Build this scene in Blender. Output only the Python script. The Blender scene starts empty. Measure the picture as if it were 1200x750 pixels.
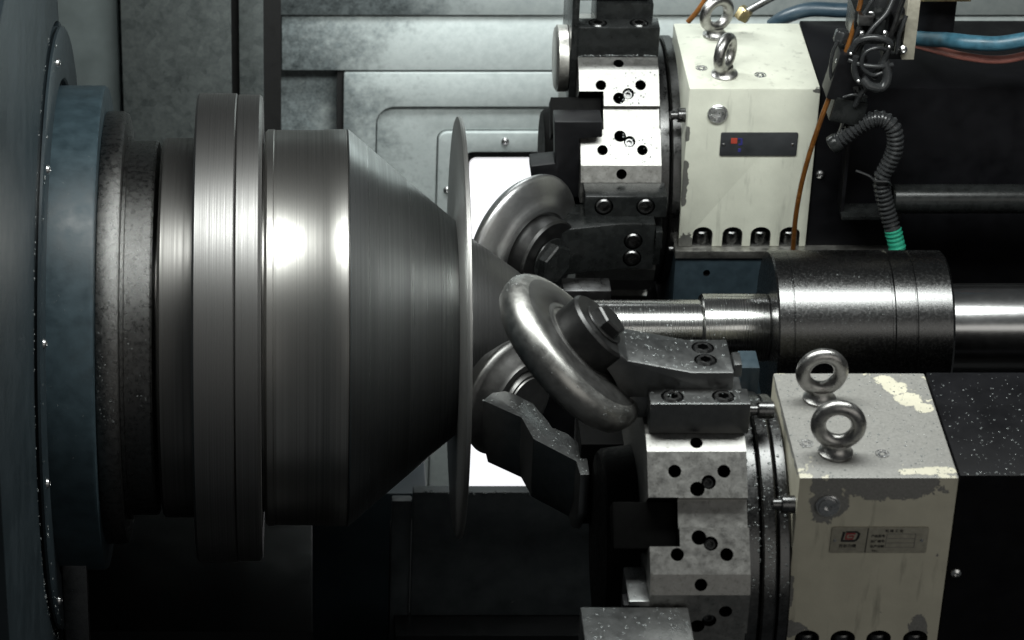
import bpy, bmesh, math, random
from mathutils import Vector, Matrix

# ------------------------------------------------------------------ frame
# Machine frame: origin on the spindle axis, X along the spindle to the
# tailstock, Y away from the operator, Z up.  1 unit of the tables below is
# 1.5 mm of the machine.
K = 0.0015
PITCH = math.radians(31.0)
F = 3600.0
CP, SP = math.cos(PITCH), math.sin(PITCH)
sc = bpy.context.scene
COL = sc.collection

# camera
cd = bpy.data.cameras.new('camera')
cam = bpy.data.objects.new('camera', cd)
COL.objects.link(cam)
cd.sensor_fit = 'HORIZONTAL'
cd.sensor_width = 36.0
cd.lens = 36.0 * F / 1200.0
cd.shift_x = 255.0 / 1200.0
cd.shift_y = 9.0 / 1200.0
cd.clip_start = 0.1
cd.clip_end = 60
cam.location = Vector((0, -F * CP, F * SP)) * K
cam.rotation_euler = (math.pi / 2 - PITCH, 0, 0)
cd.dof.use_dof = True
cd.dof.focus_distance = (F - 120) * K
cd.dof.aperture_fstop = 6.0
sc.camera = cam

# world: the dim inside of the machine hall
w = bpy.data.worlds.new('World')
sc.world = w
w.use_nodes = True
bg = w.node_tree.nodes['Background']
bg.inputs[0].default_value = (0.92, 0.98, 1.0, 1)
bg.inputs[1].default_value = 0.050

# overhead work lamp, plus unseen fills added for the rear wall and front faces
def area(name, loc, target, sx, sy, power, col):
    ld = bpy.data.lights.new(name, 'AREA')
    ld.shape = 'RECTANGLE'
    ld.size = sx * K
    ld.size_y = sy * K
    ld.energy = power
    ld.color = col
    o = bpy.data.objects.new(name, ld)
    COL.objects.link(o)
    o.location = Vector(loc) * K
    d = (Vector(target) - Vector(loc))
    o.rotation_euler = d.to_track_quat('-Z', 'Y').to_euler()
    return o
area('work_lamp', (430, -265, 1000), (430, -40, 0), 1150, 260, 45, (0.96, 1.0, 0.97))
area('rear_fill', (270, 480, 430), (330, 665, 200), 340, 50, 9, (0.95, 1.0, 0.99))  # added fill that brightens the rear wall
area('front_fill', (1350, -2000, 850), (600, -300, 0), 1700, 1100, 12, (1.0, 0.98, 0.92))  # added fill that lifts the faces turned to the operator

sc.view_settings.view_transform = 'Standard'
sc.view_settings.look = 'None'
sc.view_settings.exposure = 0.0
sc.view_settings.gamma = 1.0

R = random.Random(7)

def at(px, py, Y):
    """machine point at depth Y that sits at photo position px, py"""
    a = (384.0 - py) / F
    # v = Y s + Z c = a * w ; w = F + Y c - Z s
    Z = (a * (F + Y * CP) - Y * SP) / (CP + a * SP)
    wd = F + Y * CP - Z * SP
    return Vector(((px - 345.0) * wd / F, Y, Z))

def atz(px, py, Z):
    a = (384.0 - py) / F
    Y = (a * (F - Z * SP) - Z * CP) / (SP - a * CP)
    wd = F + Y * CP - Z * SP
    return Vector(((px - 345.0) * wd / F, Y, Z))

# ------------------------------------------------------------------ materials
def new_mat(name):
    m = bpy.data.materials.new(name)
    m.use_nodes = True
    nt = m.node_tree
    return m, nt, nt.nodes['Principled BSDF']

def N(nt, t, **kw):
    n = nt.nodes.new(t)
    for k, v in kw.items():
        setattr(n, k, v)
    return n

def L(nt, a, b):
    nt.links.new(a, b)

def noise(nt, vec, scale, detail=3, rough=0.55, dim='3D'):
    n = N(nt, 'ShaderNodeTexNoise', noise_dimensions=dim)
    n.inputs['Scale'].default_value = scale
    n.inputs['Detail'].default_value = detail
    n.inputs['Roughness'].default_value = rough
    if vec is not None:
        L(nt, vec, n.inputs['W' if dim == '1D' else 'Vector'])
    return n.outputs['Fac']

def ramp(nt, fac, stops):
    r = N(nt, 'ShaderNodeValToRGB')
    el = r.color_ramp.elements
    while len(el) < len(stops):
        el.new(0.5)
    for e, (p, c) in zip(el, stops):
        e.position = p
        e.color = c if len(c) == 4 else (*c, 1)
    L(nt, fac, r.inputs[0])
    return r.outputs[0]

def g(v):
    return (v, v, v)

def mix(nt, fac, a, b):
    m = N(nt, 'ShaderNodeMix', data_type='RGBA')
    if isinstance(fac, (int, float)):
        m.inputs[0].default_value = fac
    else:
        L(nt, fac, m.inputs[0])
    for s, v in ((m.inputs[6], a), (m.inputs[7], b)):
        if isinstance(v, tuple):
            s.default_value = v if len(v) == 4 else (*v, 1)
        else:
            L(nt, v, s)
    return m.outputs[2]

def math_n(nt, op, a, b=None, c=None):
    m = N(nt, 'ShaderNodeMath', operation=op)
    for i, v in enumerate((a, b, c)):
        if v is None:
            continue
        if isinstance(v, (int, float)):
            m.inputs[i].default_value = v
        else:
            L(nt, v, m.inputs[i])
    return m.outputs[0]

def coords(nt, stretch=None):
    """world-fixed machine coordinates in units (so 1 = 1.5 mm)"""
    geo = N(nt, 'ShaderNodeTexCoord')
    mp = N(nt, 'ShaderNodeMapping')
    s = 1.0 / K
    st = stretch or (1, 1, 1)
    mp.inputs['Scale'].default_value = (s * st[0], s * st[1], s * st[2])
    L(nt, geo.outputs['Object'], mp.inputs[0])
    return mp.outputs[0]

def bump(nt, bsdf, h, strength, dist=1.0):
    b = N(nt, 'ShaderNodeBump')
    b.inputs['Strength'].default_value = strength
    b.inputs['Distance'].default_value = dist * K
    L(nt, h, b.inputs['Height'])
    L(nt, b.outputs[0], bsdf.inputs['Normal'])

def mat_turned(name, base, lo, hi, aniso=0.6, var=0.25, tint=(1.0, 1.0, 1.0), band=0.22):
    """metal turned on a lathe: fine grooves round the X axis"""
    m, nt, b = new_mat(name)
    v = coords(nt)
    sx = N(nt, 'ShaderNodeSeparateXYZ'); L(nt, v, sx.inputs[0])
    f1 = noise(nt, sx.outputs[0], band, 5, 0.75, '1D')
    f2 = noise(nt, sx.outputs[0], 0.035, 2, 0.5, '1D')
    f3 = noise(nt, v, 0.02, 3)
    st = math_n(nt, 'ADD', math_n(nt, 'MULTIPLY', f1, 0.76), math_n(nt, 'ADD', math_n(nt, 'MULTIPLY', f2, 0.14), math_n(nt, 'MULTIPLY', f3, 0.10)))
    a = tuple(base * (1 - var) * t for t in tint)
    c = tuple(min(1, base * (1 + var)) * t for t in tint)
    L(nt, ramp(nt, st, [(0.36, a), (0.64, c)]), b.inputs['Base Color'])
    b.inputs['Metallic'].default_value = 1.0
    L(nt, ramp(nt, st, [(0.36, g(hi)), (0.64, g(lo))]), b.inputs['Roughness'])
    b.inputs['Anisotropic'].default_value = aniso
    b.inputs['Anisotropic Rotation'].default_value = 0.25
    tn = N(nt, 'ShaderNodeTangent', direction_type='RADIAL', axis='X')
    L(nt, tn.outputs[0], b.inputs['Tangent'])
    bump(nt, b, f1, 0.12, 0.5)
    return m

def mat_metal(name, base, rough, metallic=1.0, var=0.25, scale=0.05, tint=(1, 1, 1), spots=0.0, bmp=0.08, rvar=0.12):
    m, nt, b = new_mat(name)
    v = coords(nt)
    f1 = noise(nt, v, scale, 5, 0.6)
    f2 = noise(nt, v, scale * 8, 4, 0.65)
    f = math_n(nt, 'ADD', math_n(nt, 'MULTIPLY', f1, 0.65), math_n(nt, 'MULTIPLY', f2, 0.35))
    a = tuple(base * (1 - var) * t for t in tint)
    c = tuple(min(1.0, base * (1 + var)) * t for t in tint)
    colr = ramp(nt, f, [(0.33, a), (0.66, c)])
    if spots:
        f3 = noise(nt, v, scale * 2.3, 6, 0.7)
        colr = mix(nt, ramp(nt, f3, [(0.54, g(0)), (0.68, g(spots))]), colr, (base * .25 * tint[0], base * .24 * tint[1], base * .21 * tint[2]))
    L(nt, colr, b.inputs['Base Color'])
    b.inputs['Metallic'].default_value = metallic
    L(nt, ramp(nt, f, [(0.3, g(max(0.03, rough - rvar))), (0.7, g(min(1, rough + rvar)))]), b.inputs['Roughness'])
    bump(nt, b, f2, bmp, 1.0)
    return m

def mat_plain(name, col, rough, metallic=0.0, var=0.12, scale=0.08, bmp=0.04, spec=0.5):
    m, nt, b = new_mat(name)
    b.inputs['Specular IOR Level'].default_value = spec
    v = coords(nt)
    f = noise(nt, v, scale, 5, 0.6)
    a = tuple(x * (1 - var) for x in col)
    c = tuple(min(1, x * (1 + var)) for x in col)
    L(nt, ramp(nt, f, [(0.3, a), (0.7, c)]), b.inputs['Base Color'])
    b.inputs['Metallic'].default_value = metallic
    L(nt, ramp(nt, f, [(0.3, g(max(0.04, rough * 0.8))), (0.7, g(min(1, rough * 1.2)))]), b.inputs['Roughness'])
    bump(nt, b, noise(nt, v, scale * 6, 3), bmp, 1.0)
    return m

def mat_emit(name, col, strength):
    m, nt, b = new_mat(name)
    b.inputs['Base Color'].default_value = (*col, 1)
    b.inputs['Emission Color'].default_value = (*col, 1)
    b.inputs['Emission Strength'].default_value = strength
    return m

def mat_water():
    m, nt, b = new_mat('water')
    b.inputs['Base Color'].default_value = (0.5, 0.53, 0.53, 1)  # pale body colour stands in for light gathered in the drops
    b.inputs['Roughness'].default_value = 0.04
    b.inputs['Transmission Weight'].default_value = 0.7
    b.inputs['IOR'].default_value = 1.33
    return m

def mat_galv(name, dark, light, scale=0.06):
    """galvanised sheet: mottled crystals, smears of dried coolant"""
    m, nt, b = new_mat(name)
    v = coords(nt)
    vo = N(nt, 'ShaderNodeTexVoronoi', feature='F1')
    vo.inputs['Scale'].default_value = scale
    vo.inputs['Randomness'].default_value = 1.0
    L(nt, v, vo.inputs['Vector'])
    sp = N(nt, 'ShaderNodeSeparateXYZ'); L(nt, vo.outputs['Color'], sp.inputs[0])
    f1 = noise(nt, v, 0.02, 5, 0.7)
    f2 = noise(nt, v, 0.16, 3, 0.6)
    f = math_n(nt, 'ADD', math_n(nt, 'MULTIPLY', sp.outputs[0], 0.16), math_n(nt, 'ADD', math_n(nt, 'MULTIPLY', f1, 0.54), math_n(nt, 'MULTIPLY', f2, 0.30)))
    L(nt, ramp(nt, f, [(0.3, dark), (0.72, light)]), b.inputs['Base Color'])
    b.inputs['Metallic'].default_value = 0.45
    L(nt, ramp(nt, f, [(0.3, g(0.58)), (0.7, g(0.38))]), b.inputs['Roughness'])
    bump(nt, b, f2, 0.05)
    return m

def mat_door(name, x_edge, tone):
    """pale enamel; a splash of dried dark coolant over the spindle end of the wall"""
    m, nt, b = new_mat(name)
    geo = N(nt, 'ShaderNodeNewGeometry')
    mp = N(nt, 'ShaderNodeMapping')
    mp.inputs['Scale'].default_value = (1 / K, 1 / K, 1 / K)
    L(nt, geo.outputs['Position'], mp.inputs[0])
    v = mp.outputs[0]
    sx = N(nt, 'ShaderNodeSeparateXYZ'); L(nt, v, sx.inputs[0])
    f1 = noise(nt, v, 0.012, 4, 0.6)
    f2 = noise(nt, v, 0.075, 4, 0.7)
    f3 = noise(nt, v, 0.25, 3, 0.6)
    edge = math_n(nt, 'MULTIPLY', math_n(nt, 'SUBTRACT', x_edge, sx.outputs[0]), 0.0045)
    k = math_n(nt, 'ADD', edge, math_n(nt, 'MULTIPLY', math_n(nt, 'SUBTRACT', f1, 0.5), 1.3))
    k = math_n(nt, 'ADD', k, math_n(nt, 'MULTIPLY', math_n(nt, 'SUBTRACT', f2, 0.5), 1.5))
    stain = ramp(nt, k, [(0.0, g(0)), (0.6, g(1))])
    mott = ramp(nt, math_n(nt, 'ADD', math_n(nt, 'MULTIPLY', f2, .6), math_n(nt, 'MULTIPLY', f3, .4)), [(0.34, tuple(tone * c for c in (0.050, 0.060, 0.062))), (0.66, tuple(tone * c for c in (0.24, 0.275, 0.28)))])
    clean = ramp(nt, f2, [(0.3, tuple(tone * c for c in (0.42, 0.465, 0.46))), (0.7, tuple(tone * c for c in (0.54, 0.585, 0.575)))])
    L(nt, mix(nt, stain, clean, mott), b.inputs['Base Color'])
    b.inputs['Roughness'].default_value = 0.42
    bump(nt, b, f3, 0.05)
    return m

def mat_paint(name, paint, bare, patches, chip=0.5, drip=0.35, dirt_col=(0.05, 0.05, 0.04)):
    """old machine enamel. patches: ellipsoids (centre, radii, sign) in units where
    the enamel has peeled (+1) or survives on bare iron (-1)"""
    m, nt, b = new_mat(name)
    v = coords(nt)
    nz = noise(nt, v, 0.055, 6, 0.62)
    nz2 = noise(nt, v, 0.4, 4, 0.6)
    wob = math_n(nt, 'MULTIPLY', math_n(nt, 'SUBTRACT', nz, 0.5), 2.6)
    wob = math_n(nt, 'ADD', wob, math_n(nt, 'MULTIPLY', math_n(nt, 'SUBTRACT', nz2, 0.5), 0.35))
    mask = None
    for (cx, cy, cz), (rx, ry, rz), sgn in patches:
        mp = N(nt, 'ShaderNodeMapping', vector_type='POINT')
        mp.inputs['Location'].default_value = (-cx / rx, -cy / ry, -cz / rz)
        mp.inputs['Scale'].default_value = (1 / rx, 1 / ry, 1 / rz)
        L(nt, v, mp.inputs[0])
        ln = N(nt, 'ShaderNodeVectorMath', operation='LENGTH')
        L(nt, mp.outputs[0], ln.inputs[0])
        d = math_n(nt, 'ADD', ln.outputs['Value'], wob)
        h = math_n(nt, 'LESS_THAN', d, 1.0)
        if mask is None:
            mask = h
        elif sgn > 0:
            mask = math_n(nt, 'MAXIMUM', mask, h)
        else:
            mask = math_n(nt, 'MULTIPLY', mask, math_n(nt, 'SUBTRACT', 1.0, h))
    # small chips
    ch = math_n(nt, 'GREATER_THAN', noise(nt, v, 0.14, 3, 0.5), 0.5 + chip * 0.5)
    # grime streaks that ran down
    st = coords(nt, (0.07, 0.07, 0.010))
    gr = noise(nt, st, 1.0, 4, 0.6)
    grm = ramp(nt, gr, [(0.58, g(0)), (0.8, g(drip))])
    f1 = noise(nt, v, 0.03, 4)
    pc = ramp(nt, f1, [(0.3, tuple(x * 0.86 for x in paint)), (0.7, paint)])
    pc = mix(nt, grm, pc, dirt_col)
    bc = ramp(nt, nz2, [(0.3, tuple(x * 0.7 for x in bare)), (0.7, bare)])
    if mask is None:
        mk = ch
    else:
        mk = math_n(nt, 'MAXIMUM', mask, ch)
    L(nt, mix(nt, mk, pc, bc), b.inputs['Base Color'])
    L(nt, ramp(nt, mk, [(0.0, g(0.36)), (1.0, g(0.42))]), b.inputs['Roughness'])
    h = math_n(nt, 'SUBTRACT', math_n(nt, 'MULTIPLY', nz2, 0.25), math_n(nt, 'MULTIPLY', mk, 0.8))
    bump(nt, b, h, 0.7, 1.0)
    return m

M = {}
M['mandrel'] = mat_turned('mandrel_steel', 0.40, 0.33, 0.40, 0.2, 0.30, (1.0, 0.975, 0.93), 0.16)
M['flange'] = mat_turned('flange_steel', 0.21, 0.38, 0.50, 0.0, 0.24, (1.0, 0.98, 0.96), 0.5)
M['shank'] = mat_turned('shank_steel', 0.20, 0.36, 0.48, 0.0, 0.2, (1.0, 0.97, 0.93))
M['sheet'] = mat_turned('spun_sheet', 0.44, 0.26, 0.34, 0.0, 0.30, (0.98, 1.0, 1.0), 0.10)
M['blank'] = mat_turned('blank_sheet', 0.40, 0.40, 0.5, 0.0, 0.1, (1.0, 0.99, 0.96), 0.3)
M['tail_cone'] = mat_turned('tail_cone_steel', 0.20, 0.36, 0.46, 0.0, 0.2, (1, 1, 1), 0.4)
M['rod'] = mat_turned('rod_steel', 0.55, 0.16, 0.32, 0.5, 0.3, (1, 1, 0.98), 0.6)
M['sleeve'] = mat_metal('sleeve_oxide', 0.12, 0.25, 1.0, 0.12, 0.3, (1, 1, 1), 0.0, 0.10, 0.08)
M['chrome'] = mat_metal('ground_rod', 0.50, 0.22, 1.0, 0.1, 0.02, (1, 1, 1), 0, 0.01, 0.03)
M['wet_ring'] = mat_metal('wet_cast_ring', 0.13, 0.30, 1.0, 0.3, 0.16, (1.0, 0.99, 0.97), 0.15, 0.5)
M['blue_paint'] = mat_plain('blue_grey_enamel', (0.021, 0.035, 0.043), 0.45, 0, 0.25, 0.05, 0.05, 0.3)
M['panel_blue'] = mat_plain('dark_blue_panel', (0.018, 0.026, 0.031), 0.4, 0, 0.15, 0.02, 0.04, 0.35)
M['panel_grey'] = mat_plain('blue_grey_panel', (0.17, 0.20, 0.20), 0.45, 0.2, 0.15, 0.02)
M['black'] = mat_plain('black_oxide', (0.007, 0.007, 0.008), 0.42, 0.0, 0.35, 0.06, 0.04, 0.15)
M['black_wet'] = mat_plain('black_oxide_wet', (0.011, 0.012, 0.012), 0.27, 0.0, 0.35, 0.08, 0.05, 0.3)
M['holder'] = mat_metal('oiled_holder_steel', 0.20, 0.33, 1.0, 0.12, 0.10, (0.98, 1.0, 1.0), 0.0, 0.02, 0.05)
M['black_case'] = mat_plain('black_case_paint', (0.005, 0.005, 0.006), 0.5, 0, 0.3, 0.03, 0.04, 0.09)
M['dark_steel'] = mat_metal('dark_steel', 0.16, 0.34, 1.0, 0.3, 0.07)
M['bright'] = mat_metal('machined_steel', 0.28, 0.47, 1.0, 0.22, 0.10, (1, 0.99, 0.95), 0.5, 0.08)
M['bolt'] = mat_metal('bolt_steel', 0.11, 0.30, 1.0, 0.3, 0.2)
M['screw'] = mat_metal('zinc_screw', 0.62, 0.28, 1.0, 0.2, 0.2)
M['eye'] = mat_metal('eyebolt_steel', 0.33, 0.33, 1.0, 0.35, 0.12, (1.0, 0.98, 0.95), 0.35, 0.2)
M['roller'] = mat_metal('roller_steel', 0.36, 0.42, 1.0, 0.18, 0.10, (1, 0.99, 0.95), 0.15, 0.06, 0.1)
M['oxide'] = mat_metal('oxide_steel', 0.065, 0.42, 1.0, 0.2, 0.10, (1, 1, 1), 0.0, 0.04, 0.06)
M['roller_smooth'] = mat_metal('ground_roller_steel', 0.48, 0.36, 1.0, 0.08, 0.03, (1, 1, 1), 0, 0.01, 0.04)
M['bore'] = mat_plain('black_bore', (0.003, 0.003, 0.003), 0.6, 0, 0.2, 0.2, 0.02, 0.05)  # near-black walls of the cut holes, also on hub and key blocks
M['roller_dark'] = mat_metal('roller_face', 0.16, 0.42, 1.0, 0.15, 0.10, (1, 0.99, 0.97), 0.1, 0.05, 0.06)
M['ring'] = mat_metal('turret_ring', 0.085, 0.32, 1.0, 0.3, 0.05)
M['lip'] = mat_metal('slide_steel', 0.42, 0.45, 1.0, 0.25, 0.05, (1, 0.98, 0.92), 0.3)
M['slide_blue'] = mat_plain('slide_blue_enamel', (0.026, 0.040, 0.050), 0.45, 0, 0.2, 0.08, 0.04, 0.3)
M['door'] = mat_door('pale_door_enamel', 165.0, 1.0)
M['galv'] = mat_galv('galvanised_sheet', (0.060, 0.070, 0.070), (0.18, 0.20, 0.196), 0.09)
M['galv_dark'] = mat_galv('stained_sheet', (0.05, 0.058, 0.058), (0.27, 0.30, 0.295), 0.05)
M['gap'] = mat_plain('gap_rubber', (0.006, 0.006, 0.006), 0.8)
M['hall'] = mat_plain('grey_case_wall', (0.40, 0.42, 0.42), 0.5)
M['header'] = mat_door('header_enamel', 260.0, 0.5)  # darker overall, and darker still towards the spindle end
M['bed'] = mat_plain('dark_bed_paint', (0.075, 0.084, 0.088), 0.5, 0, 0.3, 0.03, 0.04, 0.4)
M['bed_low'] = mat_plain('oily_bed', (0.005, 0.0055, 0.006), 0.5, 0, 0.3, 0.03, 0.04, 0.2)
M['pane'] = mat_emit('bright_window', (0.97, 0.97, 1.0), 0.95)
M['hose_blue'] = mat_plain('blue_rubber', (0.030, 0.095, 0.135), 0.42, 0, 0.35, 0.1)
M['hose_navy'] = mat_plain('navy_rubber', (0.018, 0.036, 0.052), 0.4)
M['hose_pink'] = mat_plain('pink_rubber', (0.42, 0.16, 0.13), 0.45)
M['rubber'] = mat_plain('black_rubber', (0.020, 0.021, 0.022), 0.26)
M['copper'] = mat_plain('amber_tube', (0.15, 0.058, 0.013), 0.25, 0.2, 0.3, 0.05)
M['green'] = mat_plain('green_tape', (0.02, 0.24, 0.15), 0.35)
M['brass'] = mat_metal('brass', 0.40, 0.4, 1.0, 0.3, 0.1, (1.0, 0.82, 0.45))
M['plate_dark'] = mat_plain('plate_dark', (0.045, 0.048, 0.052), 0.4, 0.3)
M['plate'] = mat_plain('plate_alloy', (0.34, 0.32, 0.26), 0.5, 0.2, 0.15, 0.2)
M['ink_black'] = mat_plain('ink_black', (0.012, 0.012, 0.014), 0.5)
M['ink_red'] = mat_plain('ink_red', (0.30, 0.035, 0.04), 0.5)
M['ink_orange'] = mat_plain('ink_orange', (0.36, 0.05, 0.03), 0.5)
M['ink_blue'] = mat_plain('ink_blue', (0.03, 0.03, 0.16), 0.5)
M['ink_grey'] = mat_plain('ink_grey', (0.22, 0.21, 0.19), 0.5)
M['water'] = mat_water()

# ------------------------------------------------------------------ builders
ORI = {}     # object -> origin in units

def add_props(o, label=None, cat=None, group=None, kind=None):
    if label: o['label'] = label
    if cat: o['category'] = cat
    if group: o['group'] = group
    if kind: o['kind'] = kind
    return o

def thing(name, label, cat, loc, group=None):
    o = bpy.data.objects.new(name, None)
    o.empty_display_size = 0.05
    COL.objects.link(o)
    o.location = Vector(loc) * K
    ORI[o.as_pointer()] = Vector(loc)
    return add_props(o, label, cat, group)

def to_mesh(name, bm, origin, smooth=38):
    bmesh.ops.recalc_face_normals(bm, faces=bm.faces)
    for v in bm.verts:
        v.co = (v.co - origin) * K
    me = bpy.data.meshes.new(name)
    bm.to_mesh(me)
    bm.free()
    if smooth:
        for p in me.polygons:
            p.use_smooth = True
        me.set_sharp_from_angle(angle=math.radians(smooth))
    return me

def obj(name, bm, mat, parent=None, smooth=38, origin=None):
    """one bmesh given in machine units -> one mesh object"""
    if parent is not None:
        og = ORI[parent.as_pointer()]
    elif origin is not None:
        og = Vector(origin)
    else:
        xs = [v.co for v in bm.verts]
        og = Vector((sum(c.x for c in xs) / len(xs), sum(c.y for c in xs) / len(xs), min(c.z for c in xs)))
    me = to_mesh(name, bm, og, smooth)
    me.materials.append(mat if not isinstance(mat, str) else M[mat])
    o = bpy.data.objects.new(name, me)
    COL.objects.link(o)
    if parent is not None:
        o.parent = parent
        ORI[o.as_pointer()] = og
    else:
        o.location = og * K
        ORI[o.as_pointer()] = og
    return o

def inst(name, me, parent, loc, zdir=None, spin=0.0):
    """a small repeated part that shares its mesh; its local +Z is turned to zdir"""
    o = bpy.data.objects.new(name, me)
    COL.objects.link(o)
    og = ORI[parent.as_pointer()] if parent is not None else Vector((0, 0, 0))
    o.parent = parent
    o.location = (Vector(loc) - og) * K
    if zdir is not None:
        q = Vector((0, 0, 1)).rotation_difference(Vector(zdir).normalized())
        o.rotation_mode = 'QUATERNION'
        o.rotation_quaternion = q @ Matrix.Rotation(spin, 3, 'Z').to_quaternion()
    ORI[o.as_pointer()] = Vector(loc)
    return o

def bev(bm, width, seg=2, ang=25, faces_from=None):
    bm.normal_update()
    es = []
    for e in bm.edges:
        if len(e.link_faces) == 2 and e.calc_face_angle(0) > math.radians(ang):
            es.append(e)
    if es and width > 0:
        bmesh.ops.bevel(bm, geom=es, offset=width, segments=seg, affect='EDGES', clamp_overlap=True, profile=0.6)
    return bm

def box(x0, x1, y0, y1, z0, z1, b=1.5, bm=None):
    t = bmesh.new()
    vs = [t.verts.new((x, y, z)) for x in (x0, x1) for y in (y0, y1) for z in (z0, z1)]
    for f in ((0, 1, 3, 2), (4, 6, 7, 5), (0, 4, 5, 1), (2, 3, 7, 6), (0, 2, 6, 4), (1, 5, 7, 3)):
        t.faces.new([vs[i] for i in f])
    bmesh.ops.recalc_face_normals(t, faces=t.faces)
    bev(t, b)
    return join(bm, t)

def join(bm, t):
    if bm is None:
        return t
    me = bpy.data.meshes.new('tmp')
    t.to_mesh(me); t.free()
    bm.from_mesh(me)
    bpy.data.meshes.remove(me)
    return bm

def prism(poly, axis, lo, hi, b=1.2, bm=None, fn=None):
    """poly: 2-d outline; axis 'X' (poly = Y,Z), 'Y' (X,Z), 'Z' (X,Y); fn maps local points"""
    t = bmesh.new()
    def put(p, h):
        if axis == 'X': c = (h, p[0], p[1])
        elif axis == 'Y': c = (p[0], h, p[1])
        else: c = (p[0], p[1], h)
        return t.verts.new(fn(*c) if fn else c)
    a = [put(p, lo) for p in poly]
    c = [put(p, hi) for p in poly]
    n = len(poly)
    t.faces.new(a); t.faces.new(c)
    for i in range(n):
        j = (i + 1) % n
        t.faces.new((a[i], a[j], c[j], c[i]))
    bmesh.ops.recalc_face_normals(t, faces=t.faces)
    bev(t, b)
    return join(bm, t)

def frame_of(d):
    d = Vector(d).normalized()
    h = Vector((0, 0, 1)) if abs(d.z) < 0.9 else Vector((0, 1, 0))
    u = d.cross(h).normalized()
    return d, u, d.cross(u)

def lathe(prof, c=(0, 0, 0), d=(1, 0, 0), seg=96, bm=None, hexes=(), closed=False):
    """turn a profile [(along, radius)] about the axis d through c"""
    t = bmesh.new()
    d, u, v = frame_of(d)
    c = Vector(c)
    rings = []
    for i, (a, r) in enumerate(prof):
        if r < 1e-6:
            rings.append([t.verts.new(c + d * a)])
            continue
        ring = []
        for k in range(seg):
            th = 2 * math.pi * k / seg
            rr = r
            if i in hexes:
                q = (th + math.pi / 6) % (math.pi / 3) - math.pi / 6
                rr = r * math.cos(math.pi / 6) / math.cos(q)
            ring.append(t.verts.new(c + d * a + (u * math.cos(th) + v * math.sin(th)) * rr))
        rings.append(ring)
    pairs = list(zip(rings, rings[1:]))
    if closed:
        pairs.append((rings[-1], rings[0]))
    for A, B in pairs:
        if len(A) == 1 and len(B) == 1:
            continue
        for k in range(seg):
            j = (k + 1) % seg
            if len(A) == 1: t.faces.new((A[0], B[k], B[j]))
            elif len(B) == 1: t.faces.new((A[k], A[j], B[0]))
            else: t.faces.new((A[k], A[j], B[j], B[k]))
    return join(bm, t)

def spline(pts, n=10):
    P = [Vector(p) for p in pts]
    P = [P[0] * 2 - P[1]] + P + [P[-1] * 2 - P[-2]]
    out = []
    for i in range(1, len(P) - 2):
        for k in range(n):
            t = k / n
            a, b, c, d = P[i - 1], P[i], P[i + 1], P[i + 2]
            out.append(0.5 * ((2 * b) + (c - a) * t + (2 * a - 5 * b + 4 * c - d) * t * t + (3 * b - a - 3 * c + d) * t ** 3))
    out.append(P[-2])
    return out

def tube(pts, r, seg=14, n=10, bm=None, rf=None, raw=False):
    path = [Vector(p) for p in pts] if raw else spline(pts, n)
    t = bmesh.new()
    rings = []
    nrm = None
    for i, p in enumerate(path):
        d = (path[min(i + 1, len(path) - 1)] - path[max(i - 1, 0)]).normalized()
        if nrm is None:
            nrm = d.orthogonal().normalized()
        nrm = (nrm - d * nrm.dot(d)).normalized()
        bi = d.cross(nrm)
        rr = rf(i / (len(path) - 1), i) if rf else r
        rings.append([t.verts.new(p + (nrm * math.cos(2 * math.pi * k / seg) + bi * math.sin(2 * math.pi * k / seg)) * rr) for k in range(seg)])
    for A, B in zip(rings, rings[1:]):
        for k in range(seg):
            j = (k + 1) % seg
            t.faces.new((A[k], A[j], B[j], B[k]))
    t.faces.new(rings[0]); t.faces.new(list(reversed(rings[-1])))
    return join(bm, t)

def torus(c, axis, Rm, r, bm=None, sy=1.0, seg=40, sub=14):
    prof = [(r * math.sin(2 * math.pi * k / sub), Rm + r * math.cos(2 * math.pi * k / sub)) for k in range(sub)]
    return lathe(prof, c, axis, seg, bm, closed=True)

def carve(o, cutter_bm, bore='bore', ang=35):
    """cut real holes: exact boolean, baked into the mesh"""
    og = ORI[o.as_pointer()]
    me = to_mesh('cutter', cutter_bm, og, 0)
    me.materials.append(M[bore])
    c = bpy.data.objects.new('cutter', me)
    COL.objects.link(c)
    if o.parent is not None:
        c.parent = o.parent
    else:
        c.location = o.location
    md = o.modifiers.new('b', 'BOOLEAN')
    md.operation = 'DIFFERENCE'
    md.solver = 'EXACT'
    md.use_self = True
    md.material_mode = 'TRANSFER'
    md.object = c
    bpy.context.view_layer.update()
    dg = bpy.context.evaluated_depsgraph_get()
    nm = bpy.data.meshes.new_from_object(o.evaluated_get(dg))
    old = o.data
    mats = [m for m in old.materials]
    o.modifiers.clear()
    o.data = nm
    for p in nm.polygons:
        p.use_smooth = True
    nm.set_sharp_from_angle(angle=math.radians(ang))
    bpy.data.objects.remove(c)
    return o

def cylbm(c, d, r, h0, h1, bm=None, seg=28):
    return lathe([(h0, 0), (h0, r), (h1, r), (h1, 0)], c, d, seg, bm)

def small_mesh(name, bm, mat, smooth=38):
    me = to_mesh(name, bm, Vector((0, 0, 0)), smooth)
    me.materials.append(M[mat])
    return me

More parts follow.
